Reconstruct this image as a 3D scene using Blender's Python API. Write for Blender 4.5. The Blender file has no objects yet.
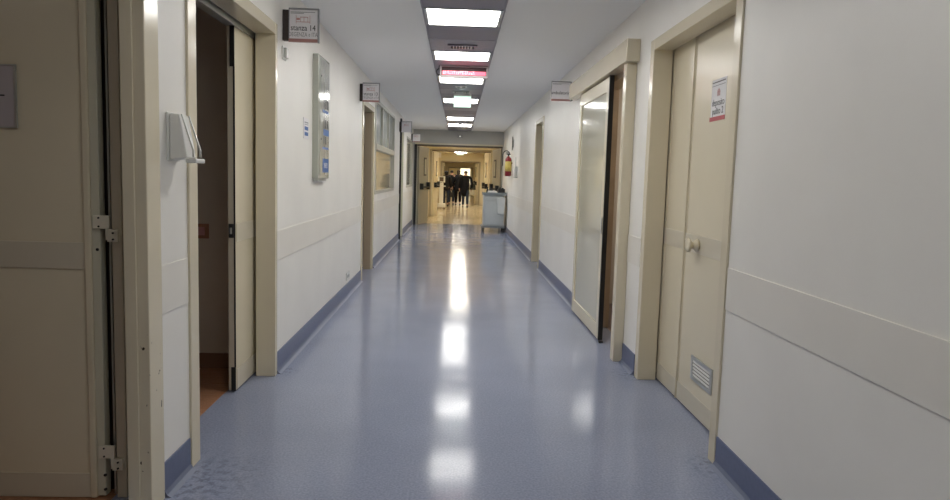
import bpy, bmesh, math, random
from mathutils import Vector, Matrix
random.seed(7)
S = bpy.context.scene
C = S.collection
PI = math.pi

# ------------------------------------------------------------------ materials
def mat(name, col, rough=.5, spec=.5, metal=0, emit=None, estr=0, noise=None, bump=None, coat=0, trans=0):
    """noise=(scale, amount) varies the colour, bump=(scale, strength)"""
    m = bpy.data.materials.new(name); m.use_nodes = True
    nt = m.node_tree; b = nt.nodes['Principled BSDF']
    b.inputs['Base Color'].default_value = (*col, 1)
    b.inputs['Roughness'].default_value = rough
    b.inputs['Specular IOR Level'].default_value = spec
    b.inputs['Metallic'].default_value = metal
    b.inputs['Coat Weight'].default_value = coat
    b.inputs['Coat Roughness'].default_value = .12
    b.inputs['Transmission Weight'].default_value = trans
    if emit:
        b.inputs['Emission Color'].default_value = (*emit, 1)
        b.inputs['Emission Strength'].default_value = estr
    tc = nt.nodes.new('ShaderNodeTexCoord')
    geo = nt.nodes.new('ShaderNodeNewGeometry')
    if noise:
        n = nt.nodes.new('ShaderNodeTexNoise'); n.inputs['Scale'].default_value = noise[0]
        n.inputs['Detail'].default_value = 6
        nt.links.new(geo.outputs['Position'], n.inputs['Vector'])
        r = nt.nodes.new('ShaderNodeMapRange')
        r.inputs['From Min'].default_value = .3; r.inputs['From Max'].default_value = .7
        r.inputs['To Min'].default_value = 1 - noise[1]; r.inputs['To Max'].default_value = 1 + noise[1]
        nt.links.new(n.outputs['Fac'], r.inputs['Value'])
        v = nt.nodes.new('ShaderNodeVectorMath'); v.operation = 'SCALE'
        v.inputs[0].default_value = col
        nt.links.new(r.outputs['Result'], v.inputs['Scale'])
        nt.links.new(v.outputs['Vector'], b.inputs['Base Color'])
    if bump:
        n = nt.nodes.new('ShaderNodeTexNoise'); n.inputs['Scale'].default_value = bump[0]
        n.inputs['Detail'].default_value = 3
        nt.links.new(geo.outputs['Position'], n.inputs['Vector'])
        bp = nt.nodes.new('ShaderNodeBump'); bp.inputs['Strength'].default_value = bump[1]
        bp.inputs['Distance'].default_value = .002
        nt.links.new(n.outputs['Fac'], bp.inputs['Height'])
        nt.links.new(bp.outputs['Normal'], b.inputs['Normal'])
    return m

def floor_mat(name, col, rough, stain=True, speck=.16, seams=()):
    m = bpy.data.materials.new(name); m.use_nodes = True
    nt = m.node_tree; L = nt.links; N = nt.nodes.new; b = nt.nodes['Principled BSDF']
    b.inputs['Specular IOR Level'].default_value = .2
    geo = N('ShaderNodeNewGeometry'); P = geo.outputs['Position']
    def noise(scale, det=4, sv=None):
        n = N('ShaderNodeTexNoise'); n.inputs['Scale'].default_value = scale; n.inputs['Detail'].default_value = det
        if sv:
            mp = N('ShaderNodeVectorMath'); mp.operation = 'MULTIPLY'; mp.inputs[1].default_value = sv
            L.new(P, mp.inputs[0]); L.new(mp.outputs[0], n.inputs['Vector'])
        else: L.new(P, n.inputs['Vector'])
        return n.outputs['Fac']
    def rng(v, a, c, d, e):
        r = N('ShaderNodeMapRange'); L.new(v, r.inputs['Value'])
        for k, x in zip(('From Min', 'From Max', 'To Min', 'To Max'), (a, c, d, e)): r.inputs[k].default_value = x
        return r.outputs['Result']
    def mul(x, y):
        q = N('ShaderNodeMath'); q.operation = 'MULTIPLY'
        for i, s in enumerate((x, y)):
            if isinstance(s, (int, float)): q.inputs[i].default_value = s
            else: L.new(s, q.inputs[i])
        return q.outputs[0]
    k = mul(rng(noise(90, 2), .3, .7, 1 - speck, 1 + speck), rng(noise(1.3, 3), .3, .7, .94, 1.06))
    if stain:
        for (cx, cy, rad) in ((-1.19, 2.95, .42), (1.40, 3.2, .2), (1.40, 4.78, .22), (1.38, 5.1, .12), (-1.22, 4.7, .15)):
            d = N('ShaderNodeVectorMath'); d.operation = 'DISTANCE'; L.new(P, d.inputs[0]); d.inputs[1].default_value = (cx, cy, 0)
            near = rng(d.outputs['Value'], 0, rad, 1, 0)
            spots = rng(noise(26, 8), .46, .60, 0, 1)
            q = N('ShaderNodeMath'); q.operation = 'SUBTRACT'; q.inputs[0].default_value = 1
            L.new(mul(mul(near, spots), .38), q.inputs[1]); k = mul(k, q.outputs[0])
    v = N('ShaderNodeVectorMath'); v.operation = 'SCALE'; v.inputs[0].default_value = col
    L.new(k, v.inputs['Scale']); L.new(v.outputs[0], b.inputs['Base Color'])
    L.new(mul(rng(noise(3, 5), .3, .7, rough * .8, rough * 1.25), rng(noise(1, 4, (1.2, 55, 1)), .35, .65, .8, 1.5)), b.inputs['Roughness'])
    bp = N('ShaderNodeBump'); bp.inputs['Strength'].default_value = .12; bp.inputs['Distance'].default_value = .0008
    L.new(noise(11, 3, (.35, 3.2, 1)), bp.inputs['Height']); L.new(bp.outputs['Normal'], b.inputs['Normal'])
    return m

def chipped(name, col, rough):
    """glossy paint with small dark chips in a band where trolleys hit the casing"""
    m = mat(name, col, rough, noise=(2.5, .04)); nt = m.node_tree; L = nt.links; N = nt.nodes.new
    b = nt.nodes['Principled BSDF']; geo = N('ShaderNodeNewGeometry')
    src = b.inputs['Base Color'].links[0].from_socket
    n = N('ShaderNodeTexNoise'); n.inputs['Scale'].default_value = 42; n.inputs['Detail'].default_value = 3
    mp = N('ShaderNodeVectorMath'); mp.operation = 'MULTIPLY'; mp.inputs[1].default_value = (1, 1, .55)
    L.new(geo.outputs['Position'], mp.inputs[0]); L.new(mp.outputs[0], n.inputs['Vector'])
    r = N('ShaderNodeMapRange'); r.inputs['From Min'].default_value = .69; r.inputs['From Max'].default_value = .72
    L.new(n.outputs['Fac'], r.inputs['Value'])
    sx = N('ShaderNodeSeparateXYZ'); L.new(geo.outputs['Position'], sx.inputs[0])
    z = N('ShaderNodeMapRange'); L.new(sx.outputs['Z'], z.inputs['Value'])
    z.inputs['From Min'].default_value = .95; z.inputs['From Max'].default_value = .75
    q = N('ShaderNodeMath'); q.operation = 'MULTIPLY'; L.new(r.outputs[0], q.inputs[0]); L.new(z.outputs[0], q.inputs[1])
    mx = N('ShaderNodeMix'); mx.data_type = 'RGBA'; L.new(q.outputs[0], mx.inputs['Factor'])
    L.new(src, mx.inputs['A']); mx.inputs['B'].default_value = (.05, .045, .035, 1)
    L.new(mx.outputs['Result'], b.inputs['Base Color'])
    return m

M = {}
M['wall'] = mat('wall_paint', (.84, .82, .775), .42, noise=(1.6, .035), bump=(60, .08))
M['band'] = mat('wall_band', (.80, .77, .71), .38, noise=(3, .02))
M['ceiling'] = mat('ceiling_paint', (.86, .86, .86), .9, spec=.1)
M['strip'] = mat('ceiling_metal', (.34, .32, .36), .45, metal=.2, noise=(30, .08))
M['strip_dark'] = mat('ceiling_metal_dark', (.27, .255, .29), .5, metal=.2)
M['beige'] = mat('beige_laminate', (.70, .63, .475), .2, noise=(2, .03))
M['chipped'] = chipped('beige_paint_chipped', (.70, .63, .475), .18)
M['leaf'] = mat('beige_leaf', (.73, .66, .50), .26, noise=(1.5, .03))
M['leafband'] = mat('beige_leaf_rail', (.63, .575, .46), .3)
M['greige'] = mat('greige_leaf_edge', (.62, .60, .48), .35)
M['rail'] = mat('grey_white_rail', (.60, .54, .42), .3)
M['hinge'] = mat('pale_hinge', (.74, .70, .58), .3)
M['base'] = mat('blue_skirting', (.13, .155, .26), .38, noise=(40, .08))
M['cove'] = mat('blue_skirting_cove', (.14, .165, .25), .45)
M['floor'] = floor_mat('blue_vinyl', (.275, .305, .41), .11)
M['tan_floor'] = floor_mat('tan_terrazzo', (.46, .38, .25), .15, stain=False)
M['orange_floor'] = floor_mat('orange_vinyl', (.36, .18, .10), .35, stain=False)
M['roomwall'] = mat('room_wall_taupe', (.52, .46, .39), .7)
M['roombase'] = mat('room_skirting_brown', (.20, .10, .06), .5)
M['wood'] = mat('light_wood', (.44, .34, .245), .4, noise=(6, .1))
M['black'] = mat('black_rubber', (.012, .012, .012), .5)
M['dark'] = mat('dark_brown_plastic', (.035, .024, .02), .4)
M['white'] = mat('white_plastic', (.72, .72, .69), .35)
M['paper'] = mat('paper', (.74, .73, .74), .6)
M['oldpaper'] = mat('grey_notice_paper', (.46, .42, .44), .5)
M['brownfloor'] = mat('brown_grey_floor', (.16, .12, .11), .4)
M['tanjamb'] = mat('tan_jamb_sheet', (.42, .34, .24), .4)
M['screw'] = mat('dark_screw', (.03, .03, .03), .5, metal=.5)
M['lamp'] = mat('lamp_diffuser', (1, 1, .98), .5, emit=(1, .985, .95), estr=9)
M['lampweak'] = mat('dimmed_lamp_diffuser', (1, 1, .98), .5, emit=(1, .985, .95), estr=5)  # turned down for unseen panels near the camera, keeps the near walls darker
M['lampwarm'] = mat('warm_lamp_diffuser', (1, .9, .7), .5, emit=(1, .92, .77), estr=19)
M['lampdim'] = mat('dim_lamp_diffuser', (1, .95, .85), .5, emit=(1, .92, .8), estr=2.5)
M['silver'] = mat('silver_metal', (.55, .56, .54), .3, metal=.7)
M['boardgreen'] = mat('pale_grey_green_board', (.44, .45, .39), .13, coat=.6)
M['boardface'] = mat('board_glass_face', (.42, .43, .37), .09, coat=.9)
M['blue'] = mat('blue_print', (.05, .13, .36), .5)
M['ink'] = mat('black_ink', (.03, .03, .035), .6)
M['greyink'] = mat('grey_ink', (.28, .28, .29), .6)
M['redink'] = mat('red_print', (.50, .10, .11), .5)
M['pinkink'] = mat('faded_red_print', (.52, .26, .25), .5)
M['signwhite'] = mat('sign_white', (.80, .78, .80), .35)
M['signred'] = mat('sign_red_edge', (.36, .19, .17), .4)
M['glass'] = mat('window_glass_grey', (.58, .61, .60), .12, spec=.5, coat=.3)
M['glassdoor'] = mat('glossy_grey_green_panel', (.62, .60, .48), .05, spec=.6, coat=.6)
M['winframe'] = mat('window_frame_greige', (.52, .51, .45), .35)
M['red'] = mat('extinguisher_red', (.24, .008, .012), .3, coat=.5)
M['yellow'] = mat('yellow_label', (.65, .50, .13), .5)
M['exit'] = mat('exit_sign_green_white', (.7, .85, .76), .3, emit=(.68, .95, .8), estr=.55)
M['led'] = mat('led_lit_red', (.9, .2, .25), .5, emit=(1, .12, .2), estr=.9)
M['ledhot'] = mat('led_lit_pink', (1, .5, .5), .5, emit=(1, .42, .46), estr=1.6)
M['ledoff'] = mat('led_dark_screen', (.05, .003, .006), .35)
M['housing'] = mat('display_housing_white', (.66, .58, .58), .4)
M['cart'] = mat('cart_grey', (.50, .53, .53), .35, noise=(4, .04))
M['cartdark'] = mat('cart_slate', (.20, .225, .24), .4)
M['cartlight'] = mat('cart_pale_bin', (.6, .63, .63), .4)
M['farwall'] = mat('far_wall_cream', (.80, .72, .53), .45)
M['farframe'] = mat('far_frame_tan', (.46, .40, .28), .35)
M['farleaf'] = mat('far_leaf_tan', (.34, .305, .22), .35)
M['brown'] = mat('brown_trim', (.10, .07, .045), .4)
M['skin'] = mat('skin', (.45, .27, .2), .6)
M['coat'] = mat('black_coat', (.010, .010, .012), .9, spec=.1)
M['coatgrey'] = mat('dark_grey_jacket', (.022, .021, .021), .9, spec=.1)
M['jeans'] = mat('blue_jeans', (.03, .04, .06), .9, spec=.1)
M['hairdark'] = mat('dark_hair', (.015, .011, .009), .7)
M['hairgrey'] = mat('grey_hair', (.05, .042, .038), .8, spec=.1)
M['linen'] = mat('white_linen', (.72, .72, .7), .8)

# ------------------------------------------------------------------ helpers
OFF = {}
class MB:
    def __init__(s): s.bm = bmesh.new()
    def box(s, x0, x1, y0, y1, z0, z1, rot=None, piv=None):
        r = bmesh.ops.create_cube(s.bm, size=1)
        c = Vector(((x0+x1)/2, (y0+y1)/2, (z0+z1)/2))
        for v in r['verts']:
            v.co = Vector((v.co.x*abs(x1-x0), v.co.y*abs(y1-y0), v.co.z*abs(z1-z0))) + c
            if rot: v.co = rot @ (v.co - Vector(piv)) + Vector(piv)
        return s
    def cyl(s, a, b, r0, r1=None, n=16):
        a, b = Vector(a), Vector(b); r1 = r0 if r1 is None else r1
        q = (b-a).to_track_quat('Z', 'Y').to_matrix()
        L0 = []; L1 = []
        for i in range(n):
            t = 2*PI*i/n; d = q @ Vector((math.cos(t), math.sin(t), 0))
            L0.append(s.bm.verts.new(a + d*r0)); L1.append(s.bm.verts.new(b + d*r1))
        for i in range(n):
            s.bm.faces.new((L0[i], L0[(i+1) % n], L1[(i+1) % n], L1[i]))
        s.bm.faces.new(L0[::-1]); s.bm.faces.new(L1)
        return s
    def lathe(s, a, axis, prof, n=20):
        """prof: (distance along the axis, radius)"""
        a = Vector(a); ax = Vector(axis).normalized(); q = ax.to_track_quat('Z', 'Y').to_matrix(); rings = []
        for t, r in prof:
            rings.append([s.bm.verts.new(a + ax*t + q @ Vector((math.cos(2*PI*i/n)*r, math.sin(2*PI*i/n)*r, 0))) for i in range(n)])
        for A, B in zip(rings, rings[1:]):
            for i in range(n): s.bm.faces.new((A[i], A[(i+1) % n], B[(i+1) % n], B[i]))
        s.bm.faces.new(rings[0][::-1]); s.bm.faces.new(rings[-1])
        return s
    def tube(s, pts, r, n=8):
        for a, b in zip(pts, pts[1:]): s.cyl(a, b, r, n=n)
        return s
    def prism(s, pts, axis, lo, hi):
        """extrude a polygon given in the two other axes along axis"""
        def P(u, v, w):
            return {'y': (u, w, v), 'x': (w, u, v), 'z': (u, v, w)}[axis]
        A = [s.bm.verts.new(P(u, v, lo)) for u, v in pts]; B = [s.bm.verts.new(P(u, v, hi)) for u, v in pts]
        n = len(pts)
        for i in range(n): s.bm.faces.new((A[i], A[(i+1) % n], B[(i+1) % n], B[i]))
        s.bm.faces.new(A[::-1]); s.bm.faces.new(B)
        return s

def link(name, me, m, parent, bev=0, smooth=False, mats=None):
    o = bpy.data.objects.new(name, me); C.objects.link(o)
    me.materials.append(m)
    if parent is not None:
        off = OFF[parent.name]; o.parent = parent; OFF[o.name] = off
        me.transform(Matrix.Translation(-off))
    else:
        cs = [v.co for v in me.vertices]
        off = Vector(((min(c.x for c in cs)+max(c.x for c in cs))/2, (min(c.y for c in cs)+max(c.y for c in cs))/2, min(c.z for c in cs)))
        me.transform(Matrix.Translation(-off)); o.location = off; OFF[o.name] = off
    if smooth:
        for p in me.polygons: p.use_smooth = True
    if bev:
        b = o.modifiers.new('bevel', 'BEVEL'); b.width = bev; b.segments = 2; b.limit_method = 'ANGLE'; b.angle_limit = .7
    return o
def obj(name, mb, m, parent=None, bev=0, smooth=False):
    bmesh.ops.recalc_face_normals(mb.bm, faces=mb.bm.faces)
    me = bpy.data.meshes.new(name); mb.bm.to_mesh(me); mb.bm.free()
    return link(name, me, M[m], parent, bev, smooth)
def each(name, mb, m, parent=None, bev=0, smooth=False):
    """one object per loose piece of the mesh"""
    bm = mb.bm; bm.verts.index_update(); seen = set(); out = []
    for v in list(bm.verts):
        if v in seen: continue
        isl = []; st = [v]; seen.add(v)
        while st:
            a = st.pop(); isl.append(a)
            for e in a.link_edges:
                o = e.other_vert(a)
                if o not in seen: seen.add(o); st.append(o)
        q = MB(); mp = {a: q.bm.verts.new(a.co) for a in isl}
        for fc in {f for a in isl for f in a.link_faces}: q.bm.faces.new([mp[a] for a in fc.verts])
        out.append(obj(name, q, m, parent, bev, smooth))
    bm.free(); return out
def tag(o, label, cat, group=None, kind=None):
    o['label'] = label; o['category'] = cat
    if group: o['group'] = group
    if kind: o['kind'] = kind
    return o
def empty(name, loc):
    o = bpy.data.objects.new(name, None); C.objects.link(o); o.location = loc; OFF[o.name] = Vector(loc)
    o.empty_display_size = .05
    return o
def thing(name, loc, label, cat, group=None): return tag(empty(name, loc), label, cat, group)
def structE(name, loc):
    o = empty(name, loc); o['kind'] = 'structure'; return o
def struct(name, mb, m, bev=0):
    o = obj(name, mb, m, None, bev); o['kind'] = 'structure'; return o
def B(*a): return MB().box(*a)

def text(name, body, size, org, face, m, parent, depth=.0012, sx=1.0, align='CENTER'):
    """lettering as thin mesh; face: '-y' towards the camera, '-x' on the right wall, '+x' on the left wall"""
    cu = bpy.data.curves.new(name, 'FONT'); cu.body = body; cu.size = size; cu.extrude = depth/2; cu.align_x = align
    cu.resolution_u = 3
    t = bpy.data.objects.new(name+'_source', cu); C.objects.link(t)
    bpy.context.view_layer.update()
    dg = bpy.context.evaluated_depsgraph_get()
    me = bpy.data.meshes.new_from_object(t.evaluated_get(dg)); bpy.data.objects.remove(t); bpy.data.curves.remove(cu)
    X, N = {'-y': ((1, 0, 0), (0, -1, 0)), '-x': ((0, -1, 0), (-1, 0, 0)), '+x': ((0, 1, 0), (1, 0, 0))}[face]
    R = Matrix((X, (0, 0, 1), N)).transposed().to_4x4()
    me.transform(Matrix.Translation(Vector(org)) @ R @ Matrix.Diagonal((sx, 1, 1, 1)))
    me.materials.clear()
    return link(name, me, M[m], parent)

# ------------------------------------------------------------------ setting constants
XL, XR, H = -1.237, 1.407, 2.80
TW = .13                      # wall thickness
YN, YE = -3.0, 19.3           # corridor from behind the camera to the cross wall
HD = 2.38                     # door head height

def wall_mesh(x0, x1, y0, y1, h, openings):
    mb = MB(); y = y0
    for (a, b, za, zb) in sorted(openings):
        if a > y: mb.box(x0, x1, y, a, 0, h)
        if za > 0: mb.box(x0, x1, a, b, 0, za)
        if zb < h: mb.box(x0, x1, a, b, zb, h)
        y = b
    mb.box(x0, x1, y, y1, 0, h)
    return mb
openL = [(1.50, 2.80, 0, HD+.08), (3.16, 4.60, 0, HD+.05), (8.86, 10.0, 0, HD+.05), (10.2, 13.3, 1.14, 2.62),
         (14.75, 15.6, 0, 2.6), (16.7, 19.0, 1.14, 2.44)]
openR = [(3.26, 4.70, 0, HD+.05), (5.22, 6.45, 0, HD), (10.5, 11.4, 0, HD+.05)]
struct('wall_left', wall_mesh(XL-TW, XL, YN, YE, H, openL), 'wall')
struct('wall_right', wall_mesh(XR, XR+TW, YN, YE, H, openR), 'wall')
struct('floor', B(XL-.215, XR+.15, YN, 20.0, -.08, 0), 'floor')
struct('ceiling', B(XL-TW, XR+TW, YN-.1, YE+.15, H, H+.1), 'ceiling')
struct('wall_near', B(XL-TW, XR+TW, YN-.1, YN, 0, H), 'wall')

def runs(op, y0, y1, pad):
    out = []; y = y0
    for (a, b, za, zb) in op:
        if za > .5: continue
        out.append((y, a-pad)); y = b+pad
    out.append((y, y1)); return out
RL = [(YN, 1.37), (2.805, 3.09), (4.625, 8.79), (10.10, 14.70), (15.66, YE)]
RR = [(YN, 3.215), (4.77, 5.115), (6.53, 10.43), (11.47, YE)]
for nm, xs, R, sg in (('left', XL, RL, 1), ('right', XR, RR, -1)):
    b1, b2, b3 = MB(), MB(), MB()
    for a, b in R:
        X0, X1 = sorted((xs, xs + sg*.006)); b1.box(X0, X1, a, b, .82, 1.035)
        X0, X1 = sorted((xs, xs + sg*.008)); b2.box(X0, X1, a, b, .012, .155)
        b3.prism([(xs, .0), (xs+sg*.038, .0), (xs+sg*.030, .004), (xs+sg*.018, .011), (xs+sg*.0095, .026), (xs+sg*.008, .03), (xs, .03)], 'y', a, b)
    struct('trim_1' if sg > 0 else 'trim_2', b1, 'band', .002)
    o = struct('baseboard_'+nm, b2, 'base'); obj('floor_cove', b3, 'cove', o)

# ------------------------------------------------------------------ door frames
def frame(mb, side, y0, y1, w, depth, zin=HD, wt=.075, out=.012, w2=None):
    """U-shaped casing and reveal; y0..y1 is the clear opening, w near face width, w2 far face width"""
    w2 = w if w2 is None else w2
    if side < 0: xa, xb, xf = XL-depth, XL+out, XL-.001
    else: xa, xb, xf = XR-out, XR+depth, XR+.001
    def jamb(ya, yb, inner_lo):
        mb.box(xa, xb, ya, yb, 0, zin+wt)
    mb.box(xa, xb, y0-w, y0, 0, zin+wt); mb.box(xa, xb, y1, y1+w2, 0, zin+wt)
    mb.box(xa, xb, y0, y1, zin, zin+wt)
    return mb

# ---- door 1 : open left door close to the camera, leaf swung into the room
d = structE('door_1', (-1.30, 2.2, 0))
mb = MB(); mb.box(XL-.083, XL+.012, 2.675, 2.80, 0, HD+.075); mb.box(XL-.083, XL+.012, 1.38, 1.50, 0, HD+.075)
mb.box(XL-.083, XL+.012, 1.50, 2.675, HD, HD+.075)
obj('door_frame', mb, 'chipped', d, .004)
mb = MB(); mb.box(-1.3195, -1.2705, 2.667, 2.6755, 0, HD); obj('door_stop', mb, 'beige', d, .003)
mb = MB(); mb.box(-1.434, -1.392, 2.802, 2.86, 0, HD); obj('rebate_post', mb, 'rail', d, .003)
mb = MB(); mb.box(-1.50,-1.37,2.88,2.90,0,HD); obj('rebate_back', mb, 'dark', d)
obj('rebate_strip', B(-1.463, -1.455, 2.835, 2.85, 0, HD), 'silver', d)
lf = obj('door_leaf', B(-2.42, -1.53, 2.80, 2.84, .003, 2.36), 'leaf', d)
obj('rail_band', B(-2.42, -1.545, 2.794, 2.80, 1.015, 1.128), 'leafband', lf, .0015)
obj('kick_rail', B(-2.42, -1.545, 2.794, 2.80, .003, .112), 'leafband', lf, .0015)
obj('edge_stile', MB().box(-1.545, -1.515, 2.788, 2.842, .003, 2.36), 'beige', lf, .006)
obj('edge_strip', MB().box(-1.515, -1.48, 2.797, 2.84, .01, 2.36), 'greige', lf, .003)
each('bolt_hole', MB().cyl((-1.492, 2.794, 1.10), (-1.492, 2.80, 1.10), .0065, n=10).cyl((-1.482, 2.794, .105), (-1.482, 2.80, .105), .0065, n=10)
    .cyl((-1.482, 2.794, .04), (-1.482, 2.80, .04), .0065, n=10), 'screw', lf)
for z in (1.218, .213):
    hg = obj('hinge', MB().box(-1.502, -1.436, 2.784, 2.797, z-.028, z+.028).box(-1.446, -1.402, 2.786, 2.802, z-.083, z-.03)
             .cyl((-1.447, 2.79, z-.075), (-1.447, 2.79, z+.028), .006, n=10), 'hinge', d, .002)
    mb = MB()
    for (x, dz) in ((-1.478, .018), (-1.478, -.018), (-1.42, -.045), (-1.42, -.072)):
        mb.cyl((x, 2.781, z+dz), (x, 2.787, z+dz), .0042, n=8)
    each('screw', mb, 'screw', hg)
p = thing('door_notice', (-1.95, 2.79, 1.72), 'grey paper notice in a thin frame on the open near left door', 'notice')
obj('sheet', B(-2.02, -1.812, 2.792, 2.797, 1.605, 1.855), 'oldpaper', p)
obj('notice_frame', MB().box(-1.812, -1.804, 2.789, 2.797, 1.60, 1.86).box(-2.028, -2.02, 2.789, 2.797, 1.60, 1.86).box(-2.02, -1.812, 2.789, 2.797, 1.855, 1.86).box(-2.02, -1.812, 2.789, 2.797, 1.60, 1.605), 'silver', p)
obj('printed_line', B(-1.94, -1.852, 2.790, 2.792, 1.730, 1.736), 'ink', p)

# ---- door 2 : left, sliding leaf mostly open
d = structE('door_2', (-1.30, 3.9, 0))
obj('door_frame', frame(MB(), -1, 3.20, 4.565, .10, .125, w2=.05), 'beige', d, .004)
obj('top_track', B(XL-.205, XL-.14, 3.18, 5.5, HD-.03, HD+.03), 'silver', d, .003)
lf = obj('door_leaf', B(-1.428, -1.386, 4.225, 5.45, .012, HD-.03), 'leaf', d, .002)
obj('rail_band', B(-1.386, -1.383, 4.238, 5.4, .99, 1.11), 'leafband', lf, .001)
obj('kick_rail', B(-1.386, -1.383, 4.238, 5.4, .014, .15), 'leafband', lf, .001)
obj('edge_strip', B(-1.431, -1.39, 4.211, 4.225, .012, HD-.03), 'rail', lf, .003)
each('seal', MB().box(-1.413, -1.384, 4.206, 4.2115, .012, .17).box(-1.413, -1.384, 4.206, 4.2115, 2.1, HD-.03)
    .box(-1.393, -1.3835, 4.209, 4.213, .17, 2.1), 'black', lf)
obj('lock_plate', B(-1.424, -1.392, 4.201, 4.210, 1.02, 1.11), 'black', lf, .002)
obj('latch', B(-1.414, -1.402, 4.197, 4.201, 1.045, 1.085), 'silver', lf)

# rooms behind the left doors
struct('floor_room', B(-4.2, XL-.215, 0.2, 6, -.08, 0), 'orange_floor')
struct('wall_room', MB().box(-4.3, -4.2, 0.1, 6, 0, 2.7).box(-4.2, XL-TW, 0.1, 0.2, 0, 2.7)
       .box(-4.2, XL-TW-.002, 2.95, 3.05, 0, 2.7).box(-4.2, -1.45, 4.75, 4.85, 0, 2.7), 'roomwall')
t = thing('ceiling_light', (-2.9, 1.3, 2.66), 'unseen ceiling light added inside the room behind the near left door', 'ceiling light')  # unseen lamp added to brighten the open door leaf
obj('diffuser', B(-3.1, -2.7, 1.1, 1.5, 2.67, 2.6995), 'lampdim', t)
struct('ceiling_room', B(-4.3, XL-TW, 0.1, 6, 2.7, 2.78), 'roomwall')
struct('baseboard_room', B(-4.2, -1.455, 4.738, 4.75, 0, .11), 'roombase')
M['brownplate'] = mat('brown_switch_plate', (.30, .13, .07), .4)
s = thing('light_switch', (-1.79, 4.74, .97), 'brown wall switch plate inside the dark room behind the left sliding door', 'light switch')
obj('cover_plate', B(-1.845, -1.750, 4.742, 4.75, .955, 1.062), 'brownplate', s, .003)
obj('rocker', B(-1.832, -1.778, 4.736, 4.742, .978, 1.038), 'pinkink', s, .002)

# ---- door 3 : left, further along
d = structE('door_3', (-1.30, 9.4, 0))
obj('door_frame', frame(MB(), -1, 8.90, 9.96, .10, .125, w2=.11), 'beige', d, .004)
obj('jamb_sheet', B(-1.36, -1.255, 9.950, 9.9595, 0, HD-.001), 'tanjamb', d)  # thin tan sheet, makes the far reveal darker than the casing
lf = obj('door_leaf', B(-2.35, -1.42, 9.92, 9.96, .01, HD), 'wood', d, .002)
mb = MB()
for z in (.35, 1.2, 2.05): mb.cyl((-1.385, 8.93, z-.05), (-1.385, 8.93, z+.05), .012, n=10)
each('hinge', mb, 'silver', d)
struct('wall_room', MB().box(-3.2, -3.1, 8.2, 10.7, 0, 2.7).box(-3.1, XL-TW, 8.1, 8.2, 0, 2.7).box(-3.1, XL-TW-.002, 10.2, 10.3, 0, 2.7), 'roomwall')
struct('ceiling_room', B(-3.2, XL-TW, 8.1, 10.7, 2.7, 2.78), 'roomwall')
struct('floor_room', B(-3.2, XL-.215, 8.1, 10.7, -.08, 0), 'orange_floor')

# ---- door 4 : left, just a dark slit between slim posts
d = structE('door_4', (-1.30, 15.2, 0))
mb = MB(); mb.box(XL-.12, XL+.008, 14.72, 14.78, 0, 2.62); mb.box(XL-.12, XL+.012, 15.57, 15.65, 0, 2.62); mb.box(XL-.12, XL+.012, 14.78, 15.57, 2.56, 2.62)
obj('door_frame', mb, 'greige', d, .004)
obj('door_leaf', B(XL-.12, XL-.08, 14.79, 15.56, .01, 2.55), 'greige', d, .002)
each('seal', B(XL+.0005, XL+.042, 14.66, 14.695, 0, 2.70), 'black', d)

# ---- windows of the left wall
def window(n, y0, y1, z0, z1, zt, muls):
    w = structE('window_%d' % n, (XL, (y0+y1)/2, z0))
    mb = MB(); xa, xb = XL-.05, XL+.014; t = .05
    mb.box(xa, xb, y0, y0+t, z0, z1); mb.box(xa, xb, y1-t, y1, z0, z1); mb.box(xa, xb, y0+t, y1-t, z0, z0+t); mb.box(xa, xb, y0+t, y1-t, z1-t, z1)
    if zt: mb.box(xa, xb+.01, y0+t, y1-t, zt, zt+.09)
    for k in muls: mb.box(xa, xb-.002, k-.02, k+.02, zt+.09 if zt else z0, z1)
    obj('window_frame', mb, 'winframe', w, .004)
    if zt:
        obj('pane', B(XL-.04, XL-.03, y0+t, y1-t, zt+.09, z1-t), 'glass', w)
        obj('pane', B(XL-.04, XL-.03, y0+t, y1-t, z0+t, zt), 'glassdoor', w)
    else: obj('pane', B(XL-.04, XL-.03, y0+t, y1-t, z0+t, z1-t), 'glassdoor', w)
    return w
window(1, 10.2, 13.3, 1.14, 2.62, 1.84, (11.2, 12.2))
window(2, 16.7, 19.0, 1.14, 2.44, None, ())

# ---- door 5 : right, double leaf cupboard-style door
d = structE('door_5', (1.47, 4.0, 0))
obj('door_frame', frame(MB(), 1, 3.30, 4.65, .08, .125, w2=.085), 'beige', d, .004)
def leaf_r(name, y0, y1, parent):
    lf = obj(name, B(1.544, 1.585, y0+.003, y1-.003, .012, HD+.015), 'leaf', parent, .002)
    X0, X1 = 1.5405, 1.544
    obj('rail_band', B(X0, X1, y0+.01, y1-.01, 1.015, 1.13), 'leafband', lf, .001)
    obj('kick_rail', B(X0, X1, y0+.01, y1-.01, .014, .135), 'leafband', lf, .001)
    obj('stile', MB().box(X0, X1, y0+.003, y0+.04, .135, 1.015).box(X0, X1, y0+.003, y0+.04, 1.13, HD+.01).box(X0, X1, y1-.04, y1-.003, .135, 1.015).box(X0, X1, y1-.04, y1-.003, 1.13, HD+.01), 'leaf', lf, .001)
    return lf
l1 = leaf_r('door_leaf', 3.28, 4.25, d); l2 = leaf_r('door_leaf', 4.25, 4.67, d)
obj('meeting_strip', MB().box(1.532, 1.5405, 4.235, 4.225, .012, HD+.012), 'beige', l1, .003)
obj('knob', MB().lathe((1.5405, 4.0, 1.07), (-1, 0, 0), [(0, .038), (.010, .042), (.018, .034), (.030, .022), (.042, .021), (.046, .028), (.052, .042), (.062, .045), (.069, .040), (.072, .026)]), 'beige', l1, smooth=True)
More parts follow.
